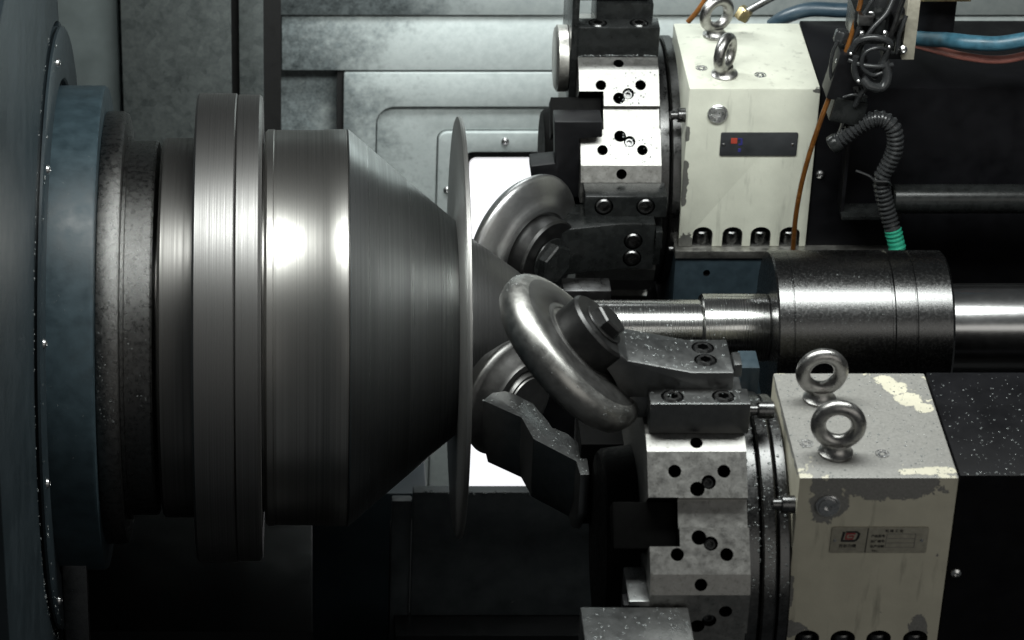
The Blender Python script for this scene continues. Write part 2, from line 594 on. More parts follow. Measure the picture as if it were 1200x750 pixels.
# shared small parts, axis along local +Z, seat at z = 0
def socket_bolt_bm(r, h):
    return lathe([(0, 0), (0, r), (h - r * .18, r), (h, r * .84), (h, r * .6), (h * .2, r * .57), (h * .2, 0)], (0, 0, 0), (0, 0, 1), 36, None, (4, 5))
def hex_bolt_bm(r, h):
    return lathe([(0, 0), (0, r), (h * .82, r), (h, r * .85), (h, 0)], (0, 0, 0), (0, 0, 1), 36, None, (1, 2, 3))
ME_SOCKET = small_mesh('socket_bolt', socket_bolt_bm(10, 9), 'bolt')
ME_SOCKET_S = small_mesh('socket_bolt_small', socket_bolt_bm(6, 5), 'bolt')
ME_SOCKET_M = small_mesh('socket_bolt_mid', socket_bolt_bm(9, 17), 'bolt')
ME_SIDE = small_mesh('side_bolt', lathe([(0, 0), (0, 9), (15, 9), (16, 8), (16, 5.5), (24, 5.5), (25, 4.5), (25, 2.5), (21, 2.5), (21, 0)], (0, 0, 0), (0, 0, 1), 30), 'bolt')
ME_RIVET = small_mesh('rivet', lathe([(0, 0), (0, 1.9), (.9, 1.5), (1.4, 0)], (0, 0, 0), (0, 0, 1), 14), 'screw')
ME_BUTTON = small_mesh('button_screw', lathe([(0, 0), (0, 5.5), (2.2, 5), (3.6, 3), (4, 2.4), (2, 2.2), (2, 0)], (0, 0, 0), (0, 0, 1), 24, None, (5, 6)), 'screw')
ME_PLUG = small_mesh('plug', lathe([(0, 0), (0, 12.5), (2.2, 12.5), (3.2, 11.4), (3.2, 10), (2.6, 9.6), (4.4, 9.2), (4.4, 4.2), (1.5, 4.0), (1.5, 0)], (0, 0, 0), (0, 0, 1), 36, None, (7, 8)), 'screw')
ME_CSK = small_mesh('countersunk_screw', lathe([(-1, 0), (-1, 7.5), (.7, 7.2), (.7, 6.2), (-.6, 5.6), (.2, 5.0), (.2, 2.6), (-.8, 2.4), (-.8, 0)], (0, 0, 0), (0, 0, 1), 28, None, (6, 7)), 'screw')

# droplets ------------------------------------------------------------------
DROP = None
def drop_template():
    t = bmesh.new()
    bmesh.ops.create_icosphere(t, subdivisions=2, radius=1.0)
    vs = [v.co.copy() for v in t.verts]
    fs = [[v.index for v in f.verts] for f in t.faces]
    t.free()
    return vs, fs
DV, DF = drop_template()

def droplets(name, label, spots):
    """spots: list of (point, normal, radius)"""
    verts, faces = [], []
    for p, n, r in spots:
        d, u, v = frame_of(n)
        b = len(verts)
        e1 = R.uniform(0.8, 1.25)
        for c in DV:
            q = p + u * (c.x * r * e1) + v * (c.y * r / e1) + d * (c.z * r * 0.5)
            verts.append(q * K)
        faces += [[b + i for i in f] for f in DF]
    me = bpy.data.meshes.new(name)
    me.from_pydata(verts, [], faces)
    for p in me.polygons:
        p.use_smooth = True
    me.materials.append(M['water'])
    o = bpy.data.objects.new(name, me)
    COL.objects.link(o)
    add_props(o, label, 'droplets', None, 'stuff')
    return o

def rsize(lo, hi):
    return 0.85 * lo + 0.75 * (hi - lo) * R.random() ** 3.2

def on_rect(o, u, v, n, count, lo=0.7, hi=2.4, clump=None):
    o, u, v = Vector(o), Vector(u), Vector(v)
    out = []
    nn = Vector(n)
    while len(out) < count:
        a, b = R.random(), R.random()
        if clump and R.random() > clump(a, b):
            continue
        out.append((o + u * a + v * b, nn, rsize(lo, hi)))
    return out

def on_cyl(x0, x1, r, count, t0, t1, cy=0, cz=0, lo=0.7, hi=2.2):
    """t: elevation angle in degrees, 0 = towards the operator, 90 = up"""
    out = []
    for _ in range(count):
        t = math.radians(R.uniform(t0, t1))
        n = Vector((0, -math.cos(t), math.sin(t)))
        out.append((Vector((R.uniform(x0, x1), cy, cz)) + n * r, n, rsize(lo, hi)))
    return out

# ================================================================== SETTING
YW = 650
def sheet(name, x0, x1, y0, y1, z0, z1, mat, b=1.0, parent=None):
    return obj(name, box(x0, x1, y0, y1, z0, z1, b), mat, parent)

# rear enclosure wall
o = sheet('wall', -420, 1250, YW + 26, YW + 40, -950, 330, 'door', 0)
add_props(o, kind='structure')
# floor of the machine under everything
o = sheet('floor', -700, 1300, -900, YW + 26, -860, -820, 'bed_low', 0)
add_props(o, kind='structure')

# left: rear column of galvanised sheets
pz0 = -820
def vpanel(name, pxa, pxb, Y, thick, mat, label, ztop=330):
    xa = at(pxa, 130, Y).x; xb = at(pxb, 130, Y).x
    o = sheet(name, xa, xb, Y, Y + thick, pz0, ztop, mat, 1.5)
    return add_props(o, label, 'panel', 'sheet metal panels behind the spindle')
vpanel('sheet_panel', 50, 141, 600, 20, 'panel_grey', 'smooth blue-grey sheet panel behind the blue spindle flange')
vpanel('sheet_panel', 145, 272, 575, 30, 'galv', 'wide galvanised sheet panel behind the mandrel shank')
vpanel('sheet_panel', 281, 309, 575, 30, 'galv', 'narrow galvanised sheet strip behind the mandrel flange')
# dark joints between them
for a, b_ in ((272, 281), (309, 326)):
    xa = at(a, 130, 590).x; xb = at(b_, 130, 590).x
    o = sheet('joint_strip', xa - 4, xb + 4, 592, 606, pz0, 330, 'gap', 0)
    add_props(o, 'black joint ' + ('left' if a == 272 else 'right') + ' of the narrow galvanised strip', 'joint', 'black joints between sheet panels')

# header beam across the top of the rear wall
hz = at(500, 21, YW - 10).z
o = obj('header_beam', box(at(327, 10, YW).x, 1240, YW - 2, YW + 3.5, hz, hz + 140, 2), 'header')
add_props(o, 'grey header beam along the top of the rear wall', 'beam')

# rear door with its window
DOOR = thing('enclosure_door', 'pale enclosure door with stepped panels and a bright window behind the disc', 'door', (400, YW, -815))
def rrect(x0, x1, z0, z1, r, seg=6):
    out = []
    for cx, cz, a0 in ((x1 - r, z1 - r, 0), (x0 + r, z1 - r, 90), (x0 + r, z0 + r, 180), (x1 - r, z0 + r, 270)):
        for k in range(seg + 1):
            a = math.radians(a0 + 90 * k / seg)
            out.append((cx + r * math.cos(a), cz + r * math.sin(a)))
    return out
def ring_plate(outer, inner, y0, y1):
    t = bmesh.new()
    n = len(outer)
    def lay(poly, y): return [t.verts.new((p[0], y, p[1])) for p in poly]
    a, b_, c, d = lay(outer, y0), lay(inner, y0), lay(inner, y1), lay(outer, y1)
    for i in range(n):
        j = (i + 1) % n
        for P, Q in ((a, b_), (b_, c), (c, d), (d, a)):
            t.faces.new((P[i], P[j], Q[j], Q[i]))
    bmesh.ops.recalc_face_normals(t, faces=t.faces)
    return t
p1 = at(403, 87, YW); p2 = at(441, 127, YW); p3 = at(513, 157, YW); p4 = at(545, 181, YW)
zb = -815
o1 = rrect(p1.x, 1000, zb, p1.z, 3)
i1 = rrect(p2.x, 960, zb + 40, p2.z, 26)
i2 = rrect(p3.x, 900, zb + 50, p3.z, 14)
i3 = rrect(p4.x, 860, zb + 70, p4.z, 12)
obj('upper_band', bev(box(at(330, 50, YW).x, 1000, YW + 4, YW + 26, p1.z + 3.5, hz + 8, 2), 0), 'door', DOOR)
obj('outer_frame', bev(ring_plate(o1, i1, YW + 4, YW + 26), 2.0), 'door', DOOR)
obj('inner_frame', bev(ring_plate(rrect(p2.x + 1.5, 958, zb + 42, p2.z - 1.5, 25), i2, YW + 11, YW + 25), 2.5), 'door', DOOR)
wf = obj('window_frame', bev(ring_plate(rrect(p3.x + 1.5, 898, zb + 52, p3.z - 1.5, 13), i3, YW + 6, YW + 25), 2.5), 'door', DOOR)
sm = at(592, 165, YW + 6)
inst('screw', ME_BUTTON, wf, sm, (0, -1, 0))
inst('screw', ME_BUTTON, wf, at(524, 222, YW + 6), (0, -1, 0))
obj('window_gasket', ring_plate(rrect(p4.x + .5, 859, zb + 71, p4.z - .5, 12), rrect(p4.x + 7, 850, zb + 82, p4.z - 12, 10), YW + 14, YW + 25), 'dark_steel', DOOR)
obj('window_pane', box(p4.x - 4, 866, YW + 27 - 6, YW + 25 - 1, zb + 66, p4.z + 4, 0), 'pane', DOOR)

js = obj('joint_strip', box(p1.x - 9, p1.x - .5, YW + 8, YW + 25.5, zb, p1.z + 3, 0), 'gap', DOOR)

# ------------------------------------------------------------------ headstock
HS = thing('headstock_cover', 'dark blue-grey headstock cover with a round opening at the left edge', 'machine cover', (-400, 0, -820))
# front panel of the headstock: a plate across the spindle with a round hole
def disc_hole_plate(x0, x1, hole, rect, seg=96):
    t = bmesh.new()
    ya, yb, za, zb_ = rect
    inn, out = [], []
    for k in range(seg):
        a = 2 * math.pi * (k + .5) / seg
        cy, cz = math.cos(a), math.sin(a)
        inn.append((cy * hole, cz * hole))
        s = min((yb if cy > 0 else -ya) / max(abs(cy), 1e-6), (zb_ if cz > 0 else -za) / max(abs(cz), 1e-6))
        out.append((cy * s, cz * s))
    lay = lambda poly, x: [t.verts.new((x, p[0], p[1])) for p in poly]
    a, b_, c, d = lay(out, x1), lay(inn, x1), lay(inn, x0), lay(out, x0)
    for i in range(seg):
        j = (i + 1) % seg
        for P, Q in ((a, b_), (b_, c), (c, d), (d, a)):
            t.faces.new((P[i], P[j], Q[j], Q[i]))
    return t
obj('face_plate', disc_hole_plate(-300, -275, 358, (-700, 165, -820, 620)), 'panel_blue', HS)
ring = obj('cover_ring', lathe([(-300, 290), (-270, 290), (-268, 292), (-267, 348), (-269, 352), (-272, 352), (-272.2, 345), (-276, 345), (-276, 352), (-300, 352)], seg=128), 'panel_blue', HS)
for a in (0.5, 28, 62, 95, -38, -65, -95):
    t = math.radians(a)
    inst('screw', ME_BUTTON, ring, (-267.3, -math.cos(t) * 331, math.sin(t) * 331), (1, 0, 0))
obj('back_shell', box(-420, -301, -690, 160, -819, 610, 3), 'panel_blue', HS)

# spindle flange: blue ring, then two wet iron rings
SF = thing('spindle_flange', 'blue enamelled spindle flange stepping down to wet iron rings beside the headstock cover', 'flange', (-230, 0, -283))
obj('blue_ring', lathe([(-300, 0), (-300, 283), (-284, 283), (-282, 283), (-221, 283), (-218, 281), (-218, 240), (-218, 0)], seg=160), 'blue_paint', SF)
obj('iron_ring', lathe([(-217.5, 0), (-217.5, 252), (-216, 253), (-198, 253), (-193, 250), (-193, 0)], seg=160), 'wet_ring', SF)
obj('adapter_ring', lathe([(-192.5, 0), (-192.5, 224), (-189, 224), (-188, 219), (-160, 219), (-157.5, 217), (-157.5, 0)], seg=160), 'wet_ring', SF)

# ------------------------------------------------------------------ mandrel
MD = thing('forming_mandrel', 'large turned steel mandrel with a double flange, clamped on the spindle', 'mandrel', (-20, 0, -274))
obj('shank', lathe([(-157, 0), (-157, 150), (-152, 150), (-152, 219), (-149, 222), (-112.5, 222), (-112.5, 0)], seg=192), 'shank', MD)
obj('flange', lathe([(-112, 0), (-112, 271.5), (-109.5, 274), (-67.5, 274), (-66, 272.5), (-66, 0)], seg=192), 'flange', MD)
obj('flange', lathe([(-65.5, 0), (-65.5, 271), (-64, 272.5), (-40, 272.5), (-36.5, 269), (-36.5, 0)], seg=192), 'flange', MD)
obj('body', lathe([(-36, 0), (-36, 215), (-33.5, 215), (-33.5, 229), (-30.5, 232), (-24, 232), (-23, 231.2), (36, 231.2), (37.5, 232.2), (59.5, 232.2), (60.5, 231), (60.5, 0)], seg=192), 'mandrel', MD)

# the part being spun: cone sheet with the flat blank still standing out
tk = 5.0
WP = thing('spun_workpiece', 'grey sheet metal cone with a thin flat disc rim, formed on the mandrel', 'workpiece', (130, 0, -247))
cone = [(61, 226), (61, 231.5), (62.5, 232.5), (90, 209), (91.5, 207.6), (135, 170.5), (172, 139), (184.5, 128.5), (187, 126.5), (187, 0)]
obj('cone', lathe(cone, seg=224), 'sheet', WP)
disc = [(187.2, 0), (187.2, 134), (188, 205), (188.6, 244), (189.8, 246.8), (192, 247.5), (194.3, 246.5), (195, 244), (193, 160), (192, 132), (192, 0)]
obj('disc_rim', lathe(disc, seg=224), 'blank', WP)

# ------------------------------------------------------------------ tailstock
TS = thing('tailstock_quill', 'horizontal steel tailstock rod with a thick dark sleeve, pressing the workpiece from the right', 'tailstock', (500, 0, -92))
obj('pressing_cone', lathe([(193, 0), (193, 113), (197, 112), (206, 106), (262, 66), (268, 60), (268, 0)], seg=128), 'tail_cone', TS)
obj('shaft', lathe([(268.5, 0), (268.5, 33), (474, 33), (475, 32), (475, 0)], seg=96), 'rod', TS)
obj('shaft_collar', lathe([(475.2, 0), (475.2, 38), (477, 40), (551, 40), (553, 39), (553, 0)], seg=96), 'rod', TS)
slv = obj('sleeve', lathe([(553.5, 0), (553.5, 89), (555.5, 91), (571, 91), (571.6, 90.2), (572.4, 90.2), (573, 91), (684, 91), (685, 88.5), (687.5, 88.5), (688.5, 91), (711, 91), (711.8, 89.6), (713, 89.6), (713.8, 91), (753, 91), (756, 88), (756, 0)], seg=128), 'sleeve', TS)
obj('quill_rod', lathe([(756.5, 0), (756.5, 52), (1250, 52), (1250, 0)], seg=96), 'chrome', TS)

# ================================================================== TURRETS
A_FLAT = 177.0
def drum_poly(Yc, phis):
    pts = []
    for k in range(8):
        ph = math.radians(45 * k)
        d = (-math.cos(ph), math.sin(ph)); ta = (math.sin(ph), math.cos(ph))
        loc = [(-62, A_FLAT), (-15, A_FLAT), (-15, A_FLAT - 9), (15, A_FLAT - 9), (15, A_FLAT), (62, A_FLAT)]
        for t, r in loc:
            pts.append((Yc + d[0] * r + ta[0] * t, d[1] * r + ta[1] * t))
    return pts

class Loc:
    """station frame: X along the turret axis, r out of the station face, t across it"""
    def __init__(s, Yc, phi, m=1):
        p = math.radians(phi)
        s.Yc = Yc; s.m = m
        s.d = Vector((0, -math.cos(p), math.sin(p)))
        s.ta = Vector((0, math.sin(p), math.cos(p))) * m
    def __call__(s, x, r, t):
        return Vector((x, s.Yc, 0)) + s.d * r + s.ta * t

def make_turret(Yc, label, mm, stations, notch, hub=100):
    T = thing('tool_turret', label, 'turret', (420, Yc, -180), 'roller tool turrets')
    dr = obj('drum', prism(drum_poly(Yc, None), 'X', 352, 451, 0), 'bright', T)
    cut = None
    for ph in stations:
        lc = Loc(Yc, ph, mm)
        for t, x, r in ((42, 379, 6.6), (42, 428, 6.6), (24, 401, 7.4), (-42, 379, 6.6), (-42, 428, 6.6), (-25, 401, 7.4)):
            cut = cylbm(lc(x, A_FLAT, t), lc.d, r, -30, 4, cut)
        for t, x in ((31, 412.5), (-31, 412.5)):
            cut = cylbm(lc(x, A_FLAT, t), lc.d, 7.2, -10, 4, cut)
    for ph in notch:
        lh = Loc(Yc, ph + 22.5)
        cut = cylbm(lh(402, 188, 0), lh.d, 6.4, -40, 12, cut)
    for ph in stations:
        lc = Loc(Yc, ph, mm)
        cut = prism([(-34, 130), (15.4, 130), (15.4, 190), (-34, 190)], 'X', 340, 382, 0, cut, lambda x, t, r, lc=lc: lc(x, r, t))
    carve(dr, cut, 'bore', 9)
    for ph in stations:
        lc = Loc(Yc, ph, mm)
        for t in (31, -31):
            inst('socket_bolt', ME_SOCKET_S, T, lc(412.5, A_FLAT - 9.5, t), lc.d)
        # key block set in the slot
        obj('key_block', prism([(-33, 132), (14.8, 132), (14.8, 158), (-33, 158)], 'X', 318, 381, 1.5, None, lambda x, t, r, lc=lc: lc(x, r, t)), 'bore', T)
    obj('hub', lathe([(318, 0), (318, hub - 4), (322, hub), (351.5, hub + 4), (351.5, 0)], (0, Yc, 0), seg=64), 'bore', T)
    xs = ((451.5, 466, 158), (467.2, 482, 160), (483.2, 496, 157))
    for a, b_, r in xs:
        obj('bearing_ring', lathe([(a, 0), (a, r - 2), (a + 2, r), (b_ - 2, r), (b_, r - 2), (b_, 0)], (0, Yc, 0), seg=128), 'ring', T)
    return T

YL, YU = -440.0, 420.0
TL = make_turret(YL, 'bright faceted tool turret drum with drilled faces, in the lower right foreground', 1, (45, 0), (0, 45, -45))
TU = make_turret(YU, 'bright faceted tool turret drum with drilled faces, in the upper middle further back', -1, (45, 0), (0, 45), 66)

# ---- roller holders
NX = math.sqrt(0.5)
def roller_dir(lc):
    return Vector((NX, 0, 0)) + lc.d * NX

def make_holder(Yc, phi, m, label, xs=0.0, mat='holder', block_mat='holder', group='roller holders', boss=40, nut=19, nut_mat='oxide', boss_mat='oxide'):
    lc = Loc(Yc, phi, m)
    H = thing('roller_holder', label, 'tool holder', lc(400 + xs, A_FLAT, 0), group)
    fn = lambda x, t, r: lc(x + xs, r, t)
    blk = obj('base_block', prism([(33, A_FLAT + .5), (62, A_FLAT + .5), (62, 213), (33, 213)], 'X', 355, 455, 1.4, None, fn), block_mat, H)
    obj('foot', prism([(-40, A_FLAT + .5), (32.5, A_FLAT + .5), (32.5, 203), (-40, 203)], 'X', 330, 452, 1.4, None, fn), block_mat, H)
    ap = [(440, 203.5), (440, 233), (398, 233), (333, 247), (311, 266.5), (300, 255.5), (318, 228), (330, 203.5)]
    arm = obj('arm', prism([(x, r) for x, r in ap], 'Z', -29, 35, 1.6, None, lambda x, r, t: lc(x + xs, r, t)), mat, H)
    cut = None
    for t in (-13, 11):
        cut = cylbm(lc(414 + xs, 233, t), lc.d, 11.6, -8, 3, cut)
    carve(arm, cut)
    for t in (-13, 11):
        inst('socket_bolt', ME_SOCKET, arm, lc(414 + xs, 225.2, t), lc.d)
    cut = None
    for x in (378, 429):
        cut = cylbm(lc(x + xs, 213, 48), lc.d, 11.6, -8, 3, cut)
    carve(blk, cut)
    for x in (378, 429):
        inst('socket_bolt', ME_SOCKET, blk, lc(x + xs, 205.2, 48), lc.d)
    obj('key', prism([(2, 222), (26, 222), (26, 237), (2, 237)], 'X', 441, 449, 1, None, fn), mat, H)
    n = roller_dir(lc)
    c = lc(281 + xs, 240, 3)
    obj('boss', lathe([(10, 0), (10, boss), (38, boss), (41, boss - 2.5), (41, 0)], c, n, 64), boss_mat, H)
    obj('axle_bolt', lathe([(41.1, 0), (41.1, nut + 4), (42, nut + 4.5), (43, nut + 4), (43, nut), (52, nut), (54, nut - 2), (54, 0)], c, n, 36, None, (4, 5, 6)), nut_mat, H)
    return H, lc

def arc(ca, cr, r, a0, a1, n=12):
    return [(ca + r * math.sin(math.radians(a0 + (a1 - a0) * k / n)), cr + r * math.cos(math.radians(a0 + (a1 - a0) * k / n))) for k in range(n + 1)]

def make_roller(c, n, label, kind='round', Rr=95.0, rmat='roller'):
    c = Vector(c); n = Vector(n).normalized()
    T = thing('forming_roller', label, 'roller', c, 'forming rollers')
    if kind == 'round':
        q = Rr - 16
        prof = [(13, 0), (13, 40)] + arc(-3, q, 16, 88, 0, 16) + [(-9, Rr - .8), (-17, Rr - 4), (-23, Rr - 12), (-25, Rr - 24), (-26, 50), (-26, 0)]
        obj('rim', lathe(prof, c, n, 128), rmat, T)
        obj('hub_face', lathe([(12.6, 0), (12.6, q + 2), (13.6, q - 1), (13.8, 52), (13.2, 51), (13.2, 49), (13.8, 48), (13.8, 44), (11.5, 43), (11.5, 0)], c, n, 96), 'roller_dark', T)
    else:
        u = Rr / 97.0
        prof = [(24, 0), (24, 48 * u), (17, 50 * u), (17, 54 * u), (20, 56 * u), (19, 64 * u), (15, 68 * u), (12, 76 * u), (8, Rr - 13), (4, Rr - 5), (1, Rr - 1), (-2, Rr), (-5, Rr - 1), (-14, Rr - 8), (-32, 62 * u), (-32, 0)]
        obj('rim', lathe(prof, c, n, 128), rmat, T)
        obj('hub_face', lathe([(24.2, 0), (24.2, 44 * u), (26, 43 * u), (26, 0)], c, n, 96), 'roller_dark', T)
    return T

H1, lc1 = make_holder(YL, 90, -1, 'wet dark roller holder with four socket bolts on top of the lower right turret')
make_roller(lc1(281, 240, 3), roller_dir(lc1), 'worn round-nosed forming roller tilted in front of the tailstock rod')
H2, lc2 = make_holder(YU, 0, 1, 'black roller holder on the front face of the upper turret', 0, 'black_wet', 'black_wet', 'roller holders', 52, 26, 'black_wet')
make_roller(lc2(281, 240, 3), roller_dir(lc2), 'smooth grey sharp-rimmed forming roller right behind the disc rim, above the rod', 'sharp', 97, 'roller_smooth')
H4 = thing('roller_holder', 'black holder block on top of the upper turret, cut by the top edge', 'tool holder', (400, YU, A_FLAT), 'roller holders')
lc4 = Loc(YU, 90, -1)
f4 = lambda x, t, r: lc4(x, r, t)
blk = obj('base_block', prism([(33, A_FLAT + .5), (62, A_FLAT + .5), (62, 217), (33, 217)], 'X', 350, 452, 1.4, None, f4), 'black_wet', H4)
cut = None
for x in (376, 427):
    cut = cylbm(lc4(x, 217, 48), lc4.d, 11.6, -8, 3, cut)
carve(blk, cut)
for x in (376, 427):
    inst('socket_bolt', ME_SOCKET, blk, lc4(x, 209.2, 48), lc4.d)
obj('arm', prism([(-40, A_FLAT + .5), (32.5, A_FLAT + .5), (32.5, 236), (-40, 236)], 'X', 376, 446, 1.6, None, f4), 'black_wet', H4)
obj('rear_arm', prism([(-60, 237), (26, 237), (26, 300), (-60, 300)], 'X', 352, 440, 1.6, None, f4), 'black', H4)
obj('side_plate', box(342, 351, YU - 66, YU + 50, 112, 262, 2), 'black_wet', H4)
obj('axle_cap', lathe([(326, 0), (326, 38), (329, 42), (341, 42), (341, 0)], (0, YU - 30, 160), seg=64), 'lip', H4)

# dark carrier plate on the left of the upper turret
pl = [(650, 143), (706, 143), (706, 161), (679, 163), (680, 228), (684, 246), (672, 262), (655, 258), (640, 236), (622, 206), (622, 195), (651, 192)]
Yp = 262.0
poly = [(at(a, b_, Yp).x, at(a, b_, Yp).z) for a, b_ in pl]
CP_ = obj('carrier_plate', prism(poly, 'Y', Yp, Yp + 34, 2.0), 'black')
add_props(CP_, 'dark stepped carrier plate left of the upper turret, behind the roller', 'plate')
q = at(661, 243, Yp)
inst('socket_bolt', ME_SOCKET, CP_, q, (0, -1, 0))

# third holder: on the far side of the lower turret, reaching to the workpiece
H3 = thing('roller_holder', 'wet dark curved roller holder reaching towards the disc, below the worn roller', 'tool holder', (290, -240, -60), 'roller holders')
ZT = 40.0
up = [(566, 469), (577, 460), (592, 458), (604, 462), (625, 473), (633, 483), (641, 492), (647, 501), (665, 508), (687, 527), (691, 556)]
dn = [(680, 556), (675, 540), (625, 514), (611, 489)]
pl3 = [atz(a, b_, ZT) for a, b_ in up + dn]
def tapered(poly, z1, z0, inset, bm=None):
    t = bmesh.new()
    c = sum(poly, Vector((0, 0, 0))) / len(poly)
    top = [t.verts.new((p.x, p.y, z1)) for p in poly]
    mid = [t.verts.new((p.x, p.y, z0 + 28)) for p in poly]
    bot = [t.verts.new((p.x + (c.x - p.x) * inset, p.y + (c.y - p.y) * inset, z0)) for p in poly]
    n = len(poly)
    t.faces.new(top); t.faces.new(bot)
    for A, B in ((top, mid), (mid, bot)):
        for i in range(n):
            j = (i + 1) % n
            t.faces.new((A[i], A[j], B[j], B[i]))
    bmesh.ops.recalc_face_normals(t, faces=t.faces)
    return bev(t, 1.2)
obj('arm', tapered(pl3, ZT, -38, 0.12), 'holder', H3)
obj('base_block', box(306, 392, -338, -262, -46, 58, 3), 'bore', H3)
obj('foot', box(345, 392, -360, -300, -78, -47, 3), 'black', H3)
make_roller((244, -150, 0), (NX, -NX, 0), 'dark forming roller half hidden between the disc rim and the curved holder', 'sharp', 72, 'roller_dark')

# holder at the bottom edge on the front station
H5 = thing('roller_holder', 'droplet-covered flat holder block at the bottom edge, below the lower turret', 'tool holder', (335, -670, -60), 'roller holders')
obj('arm', box(283, 390, -760, -620, -60, 50, 2), 'holder', H5)
obj('rib', box(331, 352, -619, -560, -40, 56, 1.5), 'holder', H5)
obj('tab', box(326, 343, -619, -600, -40, 51.5, 1), 'black', H5)

# ================================================================== CREAM HOUSINGS
def eyebolt(parent, base, yaw, scale=1.0, tilt=0.0):
    b0 = Vector(base)
    E = bpy.data.objects.new('eyebolt', None)
    COL.objects.link(E)
    og = ORI[parent.as_pointer()]
    E.parent = parent
    E.location = (b0 - og) * K
    E.empty_display_size = 0.02
    ORI[E.as_pointer()] = b0
    ax = Vector((math.sin(yaw), -math.cos(yaw), 0))
    upv = (Vector((0, 0, 1)) + ax.cross(Vector((0, 0, 1))) * tilt).normalized()
    s = scale
    obj('ring', torus(b0 + upv * 33 * s, ax, 19.5 * s, 7.6 * s), 'eye', E)
    obj('collar', lathe([(0, 0), (0, 17 * s), (3 * s, 17 * s), (5 * s, 14 * s), (10 * s, 11 * s), (13 * s, 11 * s), (13 * s, 0)], b0, upv, 40), 'eye', E)
    return E

def housing(Yf, D, x0, x1, zt, zb, label, mat, pockets_px, plug_px, plate_px, eyes, csk, side_bolts):
    H = thing('gear_housing', label, 'housing', ((x0 + x1) / 2, Yf + D / 2, zb), 'cream housings of the turrets')
    body = obj('body', box(x0, x1, Yf, Yf + D, zb, zt, 2.2), mat, H)
    cut = None
    pk = []
    for px in pockets_px:
        c = px
        t = [(c - 12.5, zb - 5), (c + 12.5, zb - 5), (c + 12.5, zb + 17)] + [(c + 12.5 * math.cos(math.radians(a)), zb + 18 + 10 * math.sin(math.radians(a))) for a in range(0, 181, 15)] + [(c - 12.5, zb + 17)]
        cut = prism(t, 'Y', Yf - 5, Yf + 24, 0, cut)
        pk.append(c)
    carve(body, cut, 'lip')
    for c in pk:
        inst('foot_bolt', ME_SOCKET_M, H, (c, Yf + 10, zb + 2.5), (0, 0, 1))
        obj('bolt_seat', box(c - 12, c + 12, Yf + 1, Yf + 23, zb + .2, zb + 2.5, .4), 'dark_steel', H)
    inst('oil_plug', ME_PLUG, H, (plug_px.x, Yf, plug_px.z), (0, -1, 0))
    for b, yaw, s, tl in eyes:
        eyebolt(H, b, yaw, s, tl)
    for c in csk:
        inst('countersunk_screw', ME_CSK, H, c, (0, 0, 1))
    for c in side_bolts:
        bo = inst('side_bolt', ME_SIDE, H, c, (-1, 0, 0))
    return H, body

# lower housing
ZL = 180.0; YLf = -572.0
pa = at(937, 560, YLf); pb = at(1124, 560, YLf)
ZL = pa.z
XL0, XL1 = pa.x, pb.x
z_lb = ZL - 214
DL = atz(905, 437, ZL).y - YLf
M['cream_low'] = None
# patches relative to the housing's own origin (object coordinates)
ogL = Vector(((XL0 + XL1) / 2, YLf + DL / 2, z_lb))
def relL(p): return tuple(Vector(p) - ogL)
top_c = ((XL0 + XL1) / 2, YLf + DL / 2, ZL)
isl = atz(1066, 464, ZL)
isl2 = atz(1090, 552, ZL)
pr = at(972, 592, YLf)
M['cream_low'] = mat_paint('peeled_cream_enamel', (0.58, 0.55, 0.44), (0.25, 0.245, 0.23), [
    (relL(top_c), (140, 150, 9), 1),
    (relL(at(1028, 566, YLf)), (82, 10, 19), 1),
    (relL(atz(1036, 446, ZL)), (11, 10, 12), -1),
    (relL(atz(1050, 455, ZL)), (13, 12, 12), -1),
    (relL(atz(1068, 467, ZL)), (14, 13, 12), -1),
    (relL(atz(1082, 477, ZL)), (9, 8, 12), -1),
    (relL(isl2), (26, 7, 4), -1),
    (relL((XL0 + 3, YLf - 1, ZL - 10)), (9, 12, 20), -1),
    (relL(pr), (20, 8, 19), 1),
    (relL((XL0 + 10, YLf - 1, z_lb + 30)), (12, 6, 10), 1),
    (relL((XL0 + 1, YLf - 1, z_lb + 75)), (4, 6, 22), 1),
    (relL((XL1 - 22, YLf - 1, z_lb + 32)), (9, 6, 14), 1),
], 0.5, 0.6)
eyL = [(atz(960, 468, ZL), 0.05, 1.0, 0.0), (atz(979, 531, ZL), -0.12, 1.02, 0.0)]
HL, bodyL = housing(YLf, DL, XL0, XL1, ZL, z_lb,
    'peeled cream gear housing with two eyebolts, in the lower right foreground', M['cream_low'],
    [at(x, 745, YLf).x for x in (946, 988, 1030, 1073)], at(970, 592, YLf), None, eyL,
    [atz(945, 520, ZL), atz(1034, 532, ZL)],
    [at(934, 591, -560) , at(906, 481, -470)])
# upper housing
YUf = 255.0
pa = at(808, 104, YUf); pb = at(962, 104, YUf)
ZU = pa.z; XU0, XU1 = pa.x, pb.x
z_ub = at(850, 289, YUf).z
DU = atz(870, 27, ZU).y - YUf
ogU = Vector(((XU0 + XU1) / 2, YUf + DU / 2, z_ub))
def relU(p): return tuple(Vector(p) - ogU)
M['cream_up'] = mat_paint('cream_enamel', (0.61, 0.62, 0.53), (0.12, 0.12, 0.11), [
    (relU((XU0 + 14, YUf - 1, z_ub + 5)), (16, 6, 14), 1),
    (relU((XU0, YUf - 1, ZU - 62)), (4, 5, 12), 1),
    (relU((XU0 + 2, YUf - 1, ZU - 130)), (5, 5, 26), 1),
    (relU((XU1, YUf - 1, ZU - 3)), (12, 8, 3), 1),
], 0.55, 0.5)
eyU = [(atz(838, 42, ZU), 0.5, 0.92, 0.0), (atz(849, 88, ZU), 1.05, 0.95, 0.1)]
